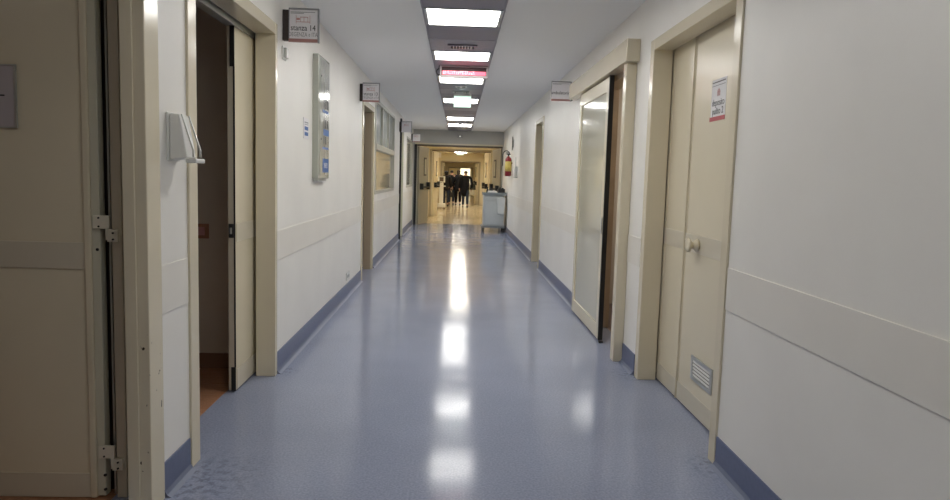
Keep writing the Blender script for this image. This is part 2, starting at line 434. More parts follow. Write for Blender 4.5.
vg = obj('vent_grille', MB().box(1.532, 1.5405, 3.645, 3.98, .355, .378).box(1.532, 1.5405, 3.645, 3.98, .228, .25).box(1.532, 1.5405, 3.645, 3.675, .25, .355).box(1.532, 1.5405, 3.95, 3.98, .25, .355), 'silver', l1, .002)
obj('grille_shade', B(1.5385, 1.5405, 3.675, 3.95, .25, .355), 'black', vg)
mb = MB()
for k in range(5):
    z = .262 + k*.021; mb.prism([(1.533, z-.006), (1.535, z-.007), (1.5395, z+.004), (1.5375, z+.006)], 'y', 3.675, 3.95)
each('slat', mb, 'white', vg)
p = thing('door_notice', (1.539, 3.815, 1.83), 'white paper notice reading deposito pulito 2 on the right double door', 'notice')
obj('sheet', B(1.5425, 1.544, 3.715, 3.925, 1.825, 2.065), 'paper', p)
each('header_line', MB().box(1.5415, 1.5425, 3.73, 3.92, 2.046, 2.051).box(1.5415, 1.5425, 3.73, 3.92, 2.028, 2.030), 'ink', p)
obj('footer_strip', B(1.541, 1.5425, 3.713, 3.935, 1.823, 1.848), 'redink', p)
text('lettering', 'deposito', .056, (1.5422, 3.82, 1.912), '-x', 'ink', p, sx=.92)
text('lettering', 'pulito 2', .056, (1.5422, 3.82, 1.862), '-x', 'ink', p, sx=.92)
mb = MB()
for k in range(5): mb.box(1.5415, 1.5425, 3.80+.009*k, 3.804+.009*k, 1.965+.004*(k % 2), 2.012-.006*abs(k-2))
mb.box(1.5415, 1.5425, 3.797, 3.845, 1.988, 1.991)
obj('pictogram', mb, 'pinkink', p)
struct('wall_closet', MB().box(1.60, 1.64, 3.1, 4.9, 0, 2.7), 'roomwall')

# ---- door 6 : right, face-mounted sliding door
d = structE('door_6', (1.35, 5.9, 0))
obj('header_box', B(1.302, XR, 5.05, 7.58, 2.372, 2.54), 'beige', d, .004)
obj('door_frame', B(1.327, XR, 5.12, 5.215, 0, 2.370), 'beige', d, .004)
obj('wood_lining', MB().box(XR+.004, XR+.17, 6.40, 6.449, 0, HD-.05).box(XR+.004, XR+.17, 5.221, 5.26, 0, HD-.05).box(XR+.004, XR+.17, 5.26, 6.40, HD-.05, HD-.001), 'wood', d, .003)
obj('inner_post', B(XR+.10, XR+.17, 6.33, 6.40, 0, HD-.05), 'wood', d, .003)
lf = obj('door_leaf', MB().box(1.344, 1.380, 5.76, 5.86, .02, 2.36).box(1.344, 1.380, 7.0, 7.10, .02, 2.36).box(1.344, 1.380, 5.86, 7.0, .02, .15).box(1.344, 1.380, 5.86, 7.0, 2.24, 2.36), 'beige', d, .003)
obj('panel', B(1.356, 1.372, 5.86, 7.0, .15, 2.24), 'glassdoor', lf)
each('seal', B(1.342, 1.382, 5.738, 5.76, .02, 2.37), 'black', lf)
obj('pull_handle', B(1.336, 1.344, 5.79, 5.82, .98, 1.12), 'silver', lf, .002)
obj('floor_guide', B(1.345, 1.38, 5.70, 5.735, 0, .018), 'black', d)
struct('wall_side_room', MB().box(3.2, 3.3, 4.95, 8.0, 0, 2.7).box(XR+TW, 3.2, 7.6, 7.7, 0, 2.7).box(XR+TW, 3.2, 4.9, 4.95, 0, 2.7), 'roomwall')
t = thing('ceiling_light', (2.4, 6.3, 2.66), 'unseen ceiling light added inside the side room behind the right sliding door', 'ceiling light')  # unseen lamp added so the wood interior is lit
obj('diffuser', B(1.9, 2.9, 5.8, 6.8, 2.67, 2.6995), 'lampdim', t)
struct('ceiling_side_room', B(XR+TW, 3.3, 4.9, 8.0, 2.7, 2.78), 'roomwall')
struct('floor_side_room', B(XR+.15, 3.3, 3.0, 8.0, -.08, 0), 'brownfloor')

# ---- door 7 : right, far
d = structE('door_7', (1.47, 10.9, 0))
obj('door_frame', frame(MB(), 1, 10.52, 11.38, .085, .125), 'beige', d, .004)
lf = obj('door_leaf', B(1.50, 1.53, 10.54, 11.37, .01, HD), 'farleaf', d, .002)
obj('handle', MB().cyl((1.50, 10.63, 1.03), (1.45, 10.63, 1.03), .011).cyl((1.45, 10.63, 1.03), (1.45, 10.75, 1.03), .010), 'silver', lf)

# ------------------------------------------------------------------ cross wall with the fire doors
XO0, XO1, ZO = -1.12, 1.385, 2.34
mb = MB(); mb.box(XL-TW, XO0-.0, YE, YE+.15, 0, H); mb.box(XO1, XR+TW, YE, YE+.15, 0, H); mb.box(XO0, XO1, YE, YE+.15, ZO+.06, H)
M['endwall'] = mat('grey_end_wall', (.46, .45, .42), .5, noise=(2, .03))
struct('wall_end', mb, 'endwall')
d = structE('door_8', (.1, YE, 0))
mb = MB(); mb.box(XO0-.06, XO0, YE-.015, YE, 0, ZO+.06); mb.box(XO0-.06, XO1+.01, YE-.02, YE, ZO+.03, ZO+.075)
obj('door_frame', mb, 'beige', d, .003)
obj('head_seal', MB().box(XO0, XO1, YE-.006, YE+.15, ZO-.02, ZO+.03), 'brown', d)
def fire_leaf(name, hx, hy, tx, ty, parent, z1, leafmat='farleaf', sgn=1):
    L = math.hypot(tx-hx, ty-hy); a = math.atan2(ty-hy, tx-hx)
    R = Matrix.Rotation(a, 3, 'Z'); pv = Vector((hx, hy, 0))
    def b(mb, u0, u1, v0, v1, z0, zz): mb.box(hx+u0, hx+u1, hy+v0, hy+v1, z0, zz, R, pv); return mb
    lf = obj(name, b(MB(), 0, L, -.03, .03, .01, z1), leafmat, parent, .003)
    wf = MB(); s0, s1 = (-.04, -.03) if sgn < 0 else (.03, .04)
    u = L*.62
    b(wf, u-.11, u+.11, s0, s1, 1.45, 2.0)
    wn = obj('vision_panel', wf, 'dark', lf)
    p0, p1 = (-.045, -.04) if sgn < 0 else (.04, .045)
    obj('glazing', b(MB(), u-.075, u+.075, p0, p1, 1.5, 1.95), 'glassdoor', wn)
    q0, q1 = (-.13, -.03) if sgn < 0 else (.03, .13)
    r0, r1 = (-.13, -.095) if sgn < 0 else (.095, .13)
    pb = b(MB(), .10, .16, q0, q1, 1.04, 1.22); b(pb, L-.18, L-.09, q0, q1, 1.04, 1.26); b(pb, .12, L-.12, r0, r1, 1.09, 1.14)
    obj('panic_bar', pb, 'black', lf, .004)
    return lf
fire_leaf('door_leaf', -1.09, 19.42, -.845, 20.27, d, 2.31, sgn=-1)
fire_leaf('door_leaf', 1.37, 19.42, 1.17, 20.27, d, 2.31, sgn=1)
obj('gap_shade', B(-1.2, -1.125, YE-.021, YE-.016, 0, ZO+.03), 'black', d)  # black sheet standing in for the shade in the gap beside the leaf

# ------------------------------------------------------------------ hall beyond
FX0, FX1, FH = -.95, 1.48, 2.66
struct('floor_beyond', B(-1.6, 2.0, 20.0, 62, -.08, 0), 'tan_floor')
struct('ceiling_beyond', B(-1.6, 2.0, YE+.15, 62, FH, FH+.1), 'farwall')
struct('wall_beyond_left', MB().box(-1.5, -1.15, YE+.15, 23.4, 0, FH).box(-1.2, FX0, 23.4, 62, 0, FH), 'farwall')
struct('wall_beyond_right', MB().box(1.50, 1.7, YE+.15, 62, 0, FH), 'farwall')
struct('wall_beyond_end', B(-1.3, 1.7, 60, 60.2, 0, FH), 'farwall')
def portal(n, Y, x0, x1, z, m='farframe'):
    d = structE('door_%d' % n, ((x0+x1)/2, Y, 0))
    obj('surround', MB().box(-1.2, x0, Y, Y+.15, 0, FH).box(x1, 1.52, Y, Y+.15, 0, FH).box(x0, x1, Y, Y+.15, z+.05, FH), 'farwall', d)
    obj('door_frame', MB().box(x0-.06, x0+.03, Y-.02, Y+.16, 0, z+.05).box(x1-.03, x1+.06, Y-.02, Y+.16, 0, z+.05).box(x0, x1, Y-.02, Y+.16, z+.0, z+.06), m, d, .004)
    obj('head_seal', B(x0+.03, x1-.03, Y-.01, Y+.14, z-.03, z), 'brown', d)
    return d
d9 = portal(9, 23.5, -.86, 1.30, 2.37)
fire_leaf('door_leaf', -.80, 23.7, -.66, 24.5, d9, 2.33, 'farwall', sgn=-1)
fire_leaf('door_leaf', 1.24, 23.7, 1.12, 24.5, d9, 2.33, 'farwall', sgn=1)
d10 = portal(10, 34.5, -.72, 1.26, 2.22)
fire_leaf('door_leaf', -.66, 34.7, -.60, 35.5, d10, 2.18, 'farwall', sgn=-1)
fire_leaf('door_leaf', 1.20, 34.7, 1.10, 35.5, d10, 2.18, 'farwall', sgn=1)
d11 = portal(11, 50, -.50, 1.3, 2.13)
w = structE('window_3', (.9, 59.95, .9))
obj('window_frame', MB().box(.40, .46, 59.93, 60, .8, 2.3).box(1.36, 1.42, 59.93, 60, .8, 2.3).box(.46, 1.36, 59.93, 60, .8, .86).box(.46, 1.36, 59.93, 60, 2.24, 2.3), 'farframe', w)
M['daylit'] = mat('lit_window_pane', (.9, .9, .8), .3, emit=(1, .93, .68), estr=.75)
obj('pane', B(.46, 1.36, 59.96, 59.98, .86, 2.24), 'daylit', w)

# ------------------------------------------------------------------ ceiling strip, lights
def sx(Y): return .050 + .0045*(Y-5.6)     # the strip drifts a little to the right with distance
segs = [('L', -1.2, -.6), ('L', 1.2, 1.78), ('L', 3.56, 4.18)]
LIGHTS = [(5.35, 5.92), (7.13, 7.65), (8.88, 9.50), (11.35, 12.0), (14.85, 15.6), (16.7, 17.55)]
cuts = [-3.0, -2.4, -1.8, -1.2, -.6, 0.02, .6, 1.2, 1.78, 2.4, 3.0, 3.56, 4.18, 4.75, 5.35, 5.92, 6.53, 7.13, 7.65, 8.3, 8.88, 9.50, 10.18, 10.76, 11.35, 12.0,
        12.7, 13.4, 14.1, 14.85, 15.6, 16.15, 16.7, 17.55, 18.1, 18.7, 19.28]
lights = [(a, b) for _, a, b in segs] + LIGHTS
strip = structE('trim_3', (sx(8), 8, H-.012))
rails = MB()
for a, b in zip(cuts, cuts[1:]):
    c = sx((a+b)/2)
    if (a, b) not in lights:
        dark = len([1 for x in cuts if x <= a]) % 2 == 0
        obj('ceiling_panel', B(c-.325, c+.325, a+.006, b-.006, H-.012, H-.0005), 'strip_dark' if dark else 'strip', strip, .002)
        obj('ceiling_panel', B(c-.24, c+.24, a+.05, b-.05, H-.015, H-.012), 'strip_dark', strip, .001) if dark else None
    rails.box(c-.335, c-.325, a, b, H-.018, H-.0005); rails.box(c+.325, c+.335, a, b, H-.018, H-.0005)
obj('edge_rail', rails, 'strip', strip)
where = {0: 'nearest and largest square ceiling light panel, at the top edge of the photo', 1: 'second ceiling light panel, between a ceiling vent and the red display',
         2: 'ceiling light panel half hidden right behind the red display', 3: 'ceiling light panel behind the hanging green exit sign',
         4: 'first of the two far thin ceiling lights before the fire doors', 5: 'last ceiling light panel, nearest to the fire doors'}
def ceiling_light(a, b, label, lm='lamp'):
    c = sx((a+b)/2)
    t = thing('ceiling_light', (c, (a+b)/2, H-.02), label, 'ceiling light', 'square light panels of the grey ceiling strip')
    obj('light_frame', MB().box(c-.322, c-.296, a+.003, b-.003, H-.018, H-.0005).box(c+.296, c+.322, a+.003, b-.003, H-.018, H-.0005)
        .box(c-.296, c+.296, a+.003, a+.014, H-.018, H-.0005).box(c-.296, c+.296, b-.014, b-.003, H-.018, H-.0005), 'silver', t)
    obj('diffuser', B(c-.296, c+.296, a+.014, b-.014, H-.012, H-.004), lm, t)
for i, (a, b) in enumerate(LIGHTS): ceiling_light(a, b, where[i])
for (k, a, b), n in zip(segs, ('farthest back, out of the picture', 'out of the picture, right overhead', 'just out of the picture at the top')): ceiling_light(a, b, 'square ceiling light panel above the camera, ' + n, 'lamp' if a > 3 else 'lampweak')

def vent(Y, w, label, m1, m2):
    c = sx(Y); z = H-.0155
    t = thing('ceiling_vent', (c, Y, z-.02), label, 'air vent')
    obj('vent_frame', MB().box(c-w, c+w, Y-.10, Y-.075, z-.012, z).box(c-w, c+w, Y+.075, Y+.10, z-.012, z).box(c-w, c-w+.03, Y-.075, Y+.075, z-.012, z).box(c+w-.03, c+w, Y-.075, Y+.075, z-.012, z), m1, t, .002)
    obj('vent_opening', B(c-w+.03, c+w-.03, Y-.075, Y+.075, z-.003, z), 'black', t)
    mb = MB(); n = 7
    for k in range(n):
        x = c-w+.06+(2*w-.12)*k/(n-1); mb.box(x-.006, x+.006, Y-.075, Y+.075, z-.012, z-.003)
    each('louvre', mb, m2, t)
vent(6.85, .15, 'dark slotted air vent in the ceiling strip between the two nearest lights', 'strip', 'silver')
vent(10.45, .13, 'pale slotted air vent in the ceiling strip in front of the exit sign', 'silver', 'white')
t = thing('smoke_detector', (sx(9.85), 9.85, H-.05), 'round smoke detector on the ceiling strip behind the red display', 'smoke detector', 'round detectors on the ceiling strip')
obj('detector_base', MB().lathe((sx(9.85), 9.85, H-.0005), (0, 0, -1), [(0, .09), (.02, .09), (.026, .08)], 24), 'white', t, smooth=True)
obj('detector_dome', MB().lathe((sx(9.85), 9.85, H-.026), (0, 0, -1), [(0, .06), (.018, .05), (.026, .025)], 20), 'silver', t, smooth=True)
t = thing('smoke_detector', (sx(16.4), 16.4, H-.06), 'small round detector between the two farthest ceiling lights', 'smoke detector', 'round detectors on the ceiling strip')
obj('detector_base', MB().lathe((sx(16.4), 16.4, H-.0125), (0, 0, -1), [(0, .06), (.02, .058), (.03, .045)], 20), 'white', t, smooth=True)
obj('detector_dome', MB().lathe((sx(16.4), 16.4, H-.0425), (0, 0, -1), [(0, .04), (.018, .034), (.03, .012)], 16), 'greyink', t, smooth=True)

# LED display hanging across the strip
c = .09; Y = 8.02
t = thing('led_display', (c, Y, 2.64), 'wide white-framed display with glowing red characters hanging under the ceiling strip', 'display')
obj('housing', MB().box(c-.29, c+.29, Y+.012, Y+.07, 2.645, 2.782).box(c-.29, c+.29, Y-.004, Y+.012, 2.77, 2.782).box(c-.29, c+.29, Y-.004, Y+.012, 2.645, 2.672)
    .box(c-.29, c-.27, Y-.004, Y+.012, 2.672, 2.77).box(c+.27, c+.29, Y-.004, Y+.012, 2.672, 2.77), 'housing', t, .002)
sc = obj('screen', B(c-.27, c+.27, Y+.006, Y+.012, 2.672, 2.77), 'ledoff', t)
obj('lit_backing', B(c-.262, c+.262, Y+.003, Y+.006, 2.678, 2.722), 'led', sc)
mb = MB(); rs = random.Random(3); x = c-.255
while x < c+.11:
    for r in range(5):
        for q in range(3):
            if rs.random() < .6: mb.box(x+q*.006, x+q*.006+.005, Y, Y+.003, 2.683+r*.0085, 2.6895+r*.0085)
    x += .026
obj('lit_characters', mb, 'ledhot', sc)
each('mount', MB().box(c-.2, c-.17, Y+.03, Y+.05, 2.782, H-.0125).box(c+.17, c+.2, Y+.03, Y+.05, 2.782, H-.0125), 'silver', t)
obj('cable_loop', MB().tube([(c-.29, Y+.04, 2.68)] + [(c-.305-.028*math.sin(a), Y+.04, 2.712-.035*math.cos(a)) for a in [i*PI/8 for i in range(9)]] + [(c-.30, Y+.04, H-.001)], .006), 'black', t)
# exit sign
c = .098; Y = 10.42
t = thing('exit_sign', (c, Y, 2.53), 'pale green lit exit sign hanging in front of a ceiling light', 'exit sign')
obj('sign_panel', B(c-.135, c+.135, Y, Y+.02, 2.545, 2.715), 'exit', t, .003)
obj('sign_top', B(c-.14, c+.14, Y-.01, Y+.03, 2.715, 2.745), 'white', t, .003)
each('hanger', MB().cyl((c-.09, Y+.01, 2.745), (c-.09, Y+.01, H-.0125), .006, n=8).cyl((c+.09, Y+.01, 2.745), (c+.09, Y+.01, H-.0125), .006, n=8), 'silver', t)

# ------------------------------------------------------------------ projecting room signs
def room_sign(x0, x1, Y, z0, z1, label, line1, line2, side=-1, mount=.05, bed=True, foot='signred', edge='dark'):
    t = thing('room_sign', ((x0+x1)/2, Y, z0), label, 'sign', 'projecting room signs')
    h = z1-z0; w = x1-x0
    if side < 0: obj('bracket', B(XL+.0005, x0, Y-.015, Y+.03, z0+.04*h, z1-.06*h), 'dark', t, .002)
    else: obj('bracket', B(x1, XR-.0005, Y-.015, Y+.03, z0+.04*h, z1-.06*h), 'dark', t, .002)
    pn = obj('sign_panel', B(x0, x1, Y-.008, Y+.014, z0, z1), 'signwhite', t, .002)
    # frame round the face and tinted foot of the sign
    obj('sign_frame', MB().box(x0, x1, Y-.013, Y-.008, z1-.012*h/.24, z1).box(x0, x0+.005, Y-.012, Y-.008, z0+.1*h, z1-.05*h).box(x1-.008, x1+.004, Y-.013, Y+.016, z0, z1), 'greyink', t, .001)
    obj('foot_strip', B(x0, x1-.008, Y-.014, Y-.008, z0, z0+.1*h), foot, t, .001)
    obj('header_lines', MB().box(x0+.06*w, x1-.12*w, Y-.0095, Y-.008, z0+.875*h, z0+.89*h).box(x0+.06*w, x0+.5*w, Y-.0095, Y-.008, z0+.84*h, z0+.855*h), 'greyink', pn)
    if bed:
        bx, bz = x0+.24*w, z0+.55*h
        obj('bed_pictogram', MB().box(bx, bx+.012*w, Y-.0095, Y-.008, bz, bz+.24*h).box(bx+.46*w, bx+.472*w, Y-.0095, Y-.008, bz, bz+.24*h)
            .box(bx, bx+.47*w, Y-.0095, Y-.008, bz+.04*h, bz+.055*h).box(bx+.15*w, bx+.40*w, Y-.0095, Y-.008, bz+.18*h, bz+.195*h)
            .box(bx+.15*w, bx+.162*w, Y-.0095, Y-.008, bz+.05*h, bz+.19*h).box(bx+.26*w, bx+.272*w, Y-.0095, Y-.008, bz+.05*h, bz+.19*h)
            .box(bx+.02*w, bx+.13*w, Y-.0095, Y-.008, bz+.10*h, bz+.16*h).box(bx+.39*w, bx+.402*w, Y-.0095, Y-.008, bz+.05*h, bz+.19*h), 'pinkink', pn)
    if line1: text('lettering', line1, .19*h/.8, (x0+.48*w, Y-.0095, z0+.345*h), '-y', 'ink', pn, sx=.84)
    if line2: text('lettering', line2, .14*h/.8, (x0+.48*w, Y-.0095, z0+.17*h), '-y', 'greyink', pn, sx=.70)
    return t
room_sign(-1.194, -.982, 4.80, 2.375, 2.612, 'nearest projecting room sign, reading stanza 14, on the left wall', 'stanza 14', 'DEGENZA e ITA')
room_sign(-1.200, -.985, 8.55, 2.375, 2.62, 'second projecting room sign on the left wall, above the brown open doorway', 'stanza 13', 'DEGENZA e ITA')
room_sign(-1.19, -.97, 14.5, 2.39, 2.63, 'third projecting room sign on the left, beside the dark vertical slit', '', '', foot='signwhite')
room_sign(-1.205, -.98, 18.4, 2.38, 2.62, 'last and lowest projecting room sign on the left, next to the fire doors', '', '')
room_sign(1.145, 1.385, 7.95, 2.395, 2.63, 'projecting room sign on the right wall behind the sliding door header', 'ambulatorio', '', side=1, bed=False)

# call lamp under the first sign
t = thing('call_lamp', (XL+.02, 4.80, 2.26), 'small white call lamp on the left wall under the nearest room sign', 'lamp')
obj('lamp_base', B(XL+.0005, XL+.010, 4.765, 4.865, 2.25, 2.345), 'white', t, .004)
obj('lamp_cover', B(XL+.010, XL+.032, 4.785, 4.845, 2.262, 2.333), 'silver', t, .006)

# soap dispenser
t = thing('soap_dispenser', (XL+.07, 2.95, 1.48), 'white elbow-lever soap dispenser on the left wall between two doorways', 'dispenser')
obj('back_plate', B(XL+.0005, XL+.010, 2.885, 3.005, 1.485, 1.695), 'white', t, .003)
mb = MB(); mb.prism([(XL+.010, 1.49), (XL+.085, 1.50), (XL+.078, 1.55), (XL+.062, 1.64), (XL+.052, 1.688), (XL+.010, 1.692)], 'y', 2.893, 2.997)
obj('tank', mb, 'white', t, .006)
for ya in (2.903, 2.981):
    mb = MB(); mb.prism([(XL+.056, 1.688), (XL+.062, 1.688), (XL+.112, 1.535), (XL+.112, 1.505), (XL+.104, 1.505), (XL+.104, 1.533)], 'y', ya, ya+.006)
    obj('lever_arm', mb, 'silver', t, .001)
obj('lever_pad', B(XL+.078, XL+.125, 2.893, 2.997, 1.478, 1.498), 'white', t, .005)

# notice board on the left wall
t = thing('notice_board', (XL+.03, 6.1, 1.38), 'tall grey-green glazed information board with blue labels on the left wall', 'notice board')
obj('board_case', B(XL+.0005, XL+.055, 5.77, 6.24, 1.40, 2.475), 'boardgreen', t, .006)
obj('lower_ledge', B(XL+.0005, XL+.042, 5.80, 6.20, 1.375, 1.40), 'silver', t, .004)
f = obj('glazed_face', MB().box(XL+.055, XL+.059, 5.81, 6.22, 1.43, 2.13).box(XL+.055, XL+.059, 5.81, 6.22, 2.15, 2.45), 'boardface', t, .001)
each('blue_label', MB().box(XL+.059, XL+.0605, 5.93, 6.20, 1.455, 1.58), 'blue', f)
each('blue_label', MB().box(XL+.059, XL+.0605, 5.96, 6.20, 1.79, 1.845), 'blue', f)
each('blue_label', MB().box(XL+.059, XL+.0605, 5.92, 6.19, 1.99, 2.015).box(XL+.059, XL+.0605, 5.92, 6.19, 1.665, 1.685), 'blue', f)
text('lettering', 'INFO', .07, (XL+.0615, 6.065, 1.495), '+x', 'signwhite', f)
mb = MB()
for k, (z0, z1) in enumerate(((2.03, 2.11), (1.855, 1.93), (1.71, 1.78))):
    for j in range(3 if k != 2 else 2):
        y = 5.97 + j*.08; mb.box(XL+.059, XL+.0605, y, y+.032, z0, z1)
each('name_slot', mb, 'ink', f)
each('small_lock', MB().cyl((XL+.059, 5.86, 2.3), (XL+.063, 5.86, 2.3), .008, n=10).cyl((XL+.059, 5.86, 1.75), (XL+.063, 5.86, 1.75), .008, n=10), 'screw', f)

t = thing('wall_sign', (XL+.005, 5.5, 1.73), 'small white sign with blue pictograms on the left wall beside the information board', 'sign')
obj('sign_plate', B(XL+.0005, XL+.006, 5.43, 5.61, 1.73, 1.90), 'signwhite', t, .001)
each('blue_pictogram', MB().box(XL+.006, XL+.0075, 5.46, 5.58, 1.755, 1.785).box(XL+.006, XL+.0075, 5.46, 5.58, 1.80, 1.83), 'blue', t)
obj('printed_line', MB().box(XL+.006, XL+.0075, 5.46, 5.58, 1.86, 1.868).box(XL+.006, XL+.0075, 5.46, 5.58, 1.845, 1.85), 'greyink', t)

t = thing('wall_outlet', (XL+.005, 7.75, .19), 'white power outlet low on the left wall above the blue skirting', 'outlet')
obj('cover_plate', B(XL+.0005, XL+.010, 7.62, 7.84, .195, .285), 'white', t, .003)
each('socket', MB().cyl((XL+.010, 7.69, .24), (XL+.012, 7.69, .24), .02).cyl((XL+.010, 7.77, .24), (XL+.012, 7.77, .24), .02), 'greyink', t)

# ------------------------------------------------------------------ extinguishers
def extinguisher(x, Y, z0, label, wallx, s=1.0):
    t = thing('fire_extinguisher', (x, Y, z0), label, 'fire extinguisher', 'red wall extinguishers')
    r = .08*s
    obj('cylinder', MB().lathe((x, Y, z0), (0, 0, 1), [(0, r*.8), (.015*s, r), (.40*s, r), (.44*s, r*.85), (.47*s, r*.45), (.49*s, .025*s)], 20), 'red', t, smooth=True)
    obj('label_sheet', MB().lathe((x, Y, z0+.12*s), (0, 0, 1), [(0, r*.9), (.0005, r+.002), (.24*s, r+.002), (.2405*s, r*.9)], 20), 'yellow', t, smooth=True)
    obj('valve', MB().cyl((x, Y, z0+.49*s), (x, Y, z0+.53*s), .02*s).box(x-.05*s, x+.05*s, Y-.012, Y+.012, z0+.53*s, z0+.55*s).box(x-.06*s, x+.03*s, Y-.01, Y+.01, z0+.565*s, z0+.58*s), 'screw', t)
    obj('hose', MB().tube([(x+.03*s-.085*s*(1-math.cos(a))-.0*s, Y-.02*s, z0+.52*s+.10*s*math.sin(a)) for a in [i*PI/8 for i in range(9)]] + [(x-.14*s, Y-.02*s, z0+.25*s)], .012*s, 8), 'black', t)
    wx0, wx1 = sorted((x+(r+.0)*(1 if wallx > x else -1), wallx+(-.001 if wallx > x else .001)))
    obj('wall_bracket', B(wx0, wx1, Y-.03, Y+.03, z0+.3*s, z0+.34*s), 'screw', t)
    return t
extinguisher(1.31, 16.1, 1.50, 'red fire extinguisher with yellow label on the right wall above the trolley', XR, 1.0)
extinguisher(1.25, 24.9, 1.42, 'small distant red fire extinguisher on the right wall beyond the fire doors', 1.5, .95)
t = thing('wall_sign', (1.375, 15.9, 2.12), 'narrow dark sign projecting edge-on above the nearer extinguisher', 'sign')
obj('sign_blade', B(1.372, 1.380, 15.8, 15.95, 2.13, 2.45), 'screw', t)
obj('wall_clip', B(1.380, XR-.0005, 15.85, 15.9, 2.2, 2.38), 'silver', t)
t = thing('hand_gel_dispenser', (1.37, 14.75, 1.46), 'small white dispenser with thin rod on the right wall before the extinguisher', 'dispenser')
obj('drip_tray', B(1.33, XR-.0005, 14.6, 14.9, 1.465, 1.485), 'silver', t, .003)
obj('tank', B(1.345, XR-.0005, 14.68, 14.84, 1.50, 1.72), 'white', t, .01)
obj('rod', MB().cyl((1.37, 14.76, 1.72), (1.37, 14.76, 1.93), .006), 'silver', t)
t = thing('emergency_lamp', (.12, YE-.03, 2.6), 'small emergency lamp on the wall above the fire doors', 'lamp')
obj('lamp_body', MB().lathe((.12, YE-.0005, 2.63), (0, -1, 0), [(0, .045), (.02, .045), (.035, .03)], 16), 'greyink', t, smooth=True)
M['pilot'] = mat('pilot_light', (.9, .9, .85), .3, emit=(1, 1, .9), estr=.4)
obj('lens', MB().lathe((.12, YE-.0355, 2.63), (0, -1, 0), [(0, .022), (.01, .016)], 12), 'pilot', t)
each('fixing_arm', MB().box(.03, .075, YE-.012, YE-.0005, 2.60, 2.612).box(.165, .21, YE-.012, YE-.0005, 2.60, 2.612).box(.03, .21, YE-.006, YE-.0005, 2.66, 2.668), 'greyink', t)

# ------------------------------------------------------------------ trolley
x0, x1, y0, y1 = .79, 1.335, 17.25, 17.95
t = thing('service_trolley', ((x0+x1)/2, (y0+y1)/2, 0), 'grey wheeled service trolley against the right wall by the fire doors', 'trolley')
obj('cabinet', B(x0, x1, y0, y1, .17, .985), 'cart', t, .02)
obj('base_plate', B(x0-.05, x1+.035, y0-.04, y1+.04, .125, .17), 'cartdark', t, .012)
obj('top_tray', MB().box(x0-.03, x1+.045, y0-.04, y1+.04, .985, 1.02).box(x0-.03, x1+.045, y0-.04, y0-.02, 1.02, 1.06).box(x0-.03, x0-.01, y0-.02, y1+.04, 1.02, 1.06).box(x1+.025, x1+.045, y0-.02, y1+.04, 1.02, 1.06), 'cartdark', t, .006)
obj('drawer', B(x0+.03, x1-.02, y0-.014, y0, .84, .955), 'cart', t, .006)
obj('door', B(x0+.05, x1-.04, y0-.014, y0, .21, .82), 'cart', t, .006)
obj('waste_bin', MB().prism([(1.125, .93), (1.345, .93), (1.32, .50), (1.16, .50)], 'y', y0-.16, y0-.015), 'cartlight', t, .012)
obj('push_handle', MB().tube([(x0-.015, y0-.05, .2), (x0-.015, y0-.05, 1.0)], .012), 'cartlight', t)
for wx in (x0+.0, x1-.01):
    for wy in (y0+.03, y1-.05):
        wl = obj('caster', MB().cyl((wx-.018, wy, .055), (wx+.018, wy, .055), .055, n=20), 'black', t)
        obj('caster_fork', B(wx-.028, wx+.028, wy-.02, wy+.02, .075, .125), 'screw', wl)
for i, (xx, lab) in enumerate(((.90, 'left of the two dark spray bottles standing on the trolley top'), (1.0, 'right of the two dark spray bottles standing on the trolley top'))):
    q = thing('spray_bottle', (xx, 17.75, 1.02), lab, 'bottle', 'bottles on the trolley')
    obj('bottle_body', MB().lathe((xx, 17.75, 1.0205), (0, 0, 1), [(0, .032), (.10, .032), (.13, .014), (.15, .012)], 14), 'ink', q, smooth=True)
    obj('spray_head', B(xx-.03, xx+.02, 17.735, 17.765, 1.17, 1.195), 'black', q, .003)
q = thing('folded_linen', (1.03, 17.45, 1.02), 'pile of folded white linen on the trolley top', 'linen')
for k in range(3): obj('cloth', B(.88+.01*k, 1.15-.01*k, 17.32, 17.6, 1.021+.028*k, 1.047+.028*k), 'linen', q, .01)
q = thing('black_box', (1.27, 17.5, 1.02), 'black open box with supplies at the wall end of the trolley top', 'box')
obj('box_body', MB().box(1.165, 1.345, 17.35, 17.65, 1.0215, 1.035).box(1.165, 1.175, 17.35, 17.65, 1.035, 1.16).box(1.335, 1.345, 17.35, 17.65, 1.035, 1.16).box(1.175, 1.335, 17.35, 17.36, 1.035, 1.16).box(1.175, 1.335, 17.64, 17.65, 1.035, 1.16), 'black', q, .003)
obj('supplies', MB().cyl((1.22, 17.45, 1.036), (1.22, 17.45, 1.20), .022).cyl((1.29, 17.5, 1.036), (1.29, 17.5, 1.19), .03), 'black', q)

# ------------------------------------------------------------------ hall beyond: lights and things
for i, (Yf, lab) in enumerate(((21.4, 'warm ceiling light just beyond the fire doors'), (26.0, 'warm ceiling light between the second and third doorway, nearer one'),
                               (29.0, 'warm ceiling light between the second and third doorway, farther one'), (32.0, 'warm visible ceiling light above the walking people'),
                               (38.5, 'warm ceiling light beyond the third doorway, nearer one'), (44.0, 'warm ceiling light beyond the third doorway, farther one'), (55.0, 'warm ceiling light at the far end of the hall'))):
    t = thing('ceiling_light', (.25, Yf, FH-.04), lab, 'ceiling light', 'warm lights in the hall beyond')
    obj('light_frame', MB().box(-.07, .57, Yf-.32, Yf-.30, FH-.03, FH-.0005).box(-.07, .57, Yf+.30, Yf+.32, FH-.03, FH-.0005).box(-.07, -.05, Yf-.3, Yf+.3, FH-.03, FH-.0005).box(.55, .57, Yf-.3, Yf+.3, FH-.03, FH-.0005), 'white', t)
    obj('diffuser', B(-.05, .55, Yf-.3, Yf+.3, FH-.022, FH-.008), 'lampwarm', t)
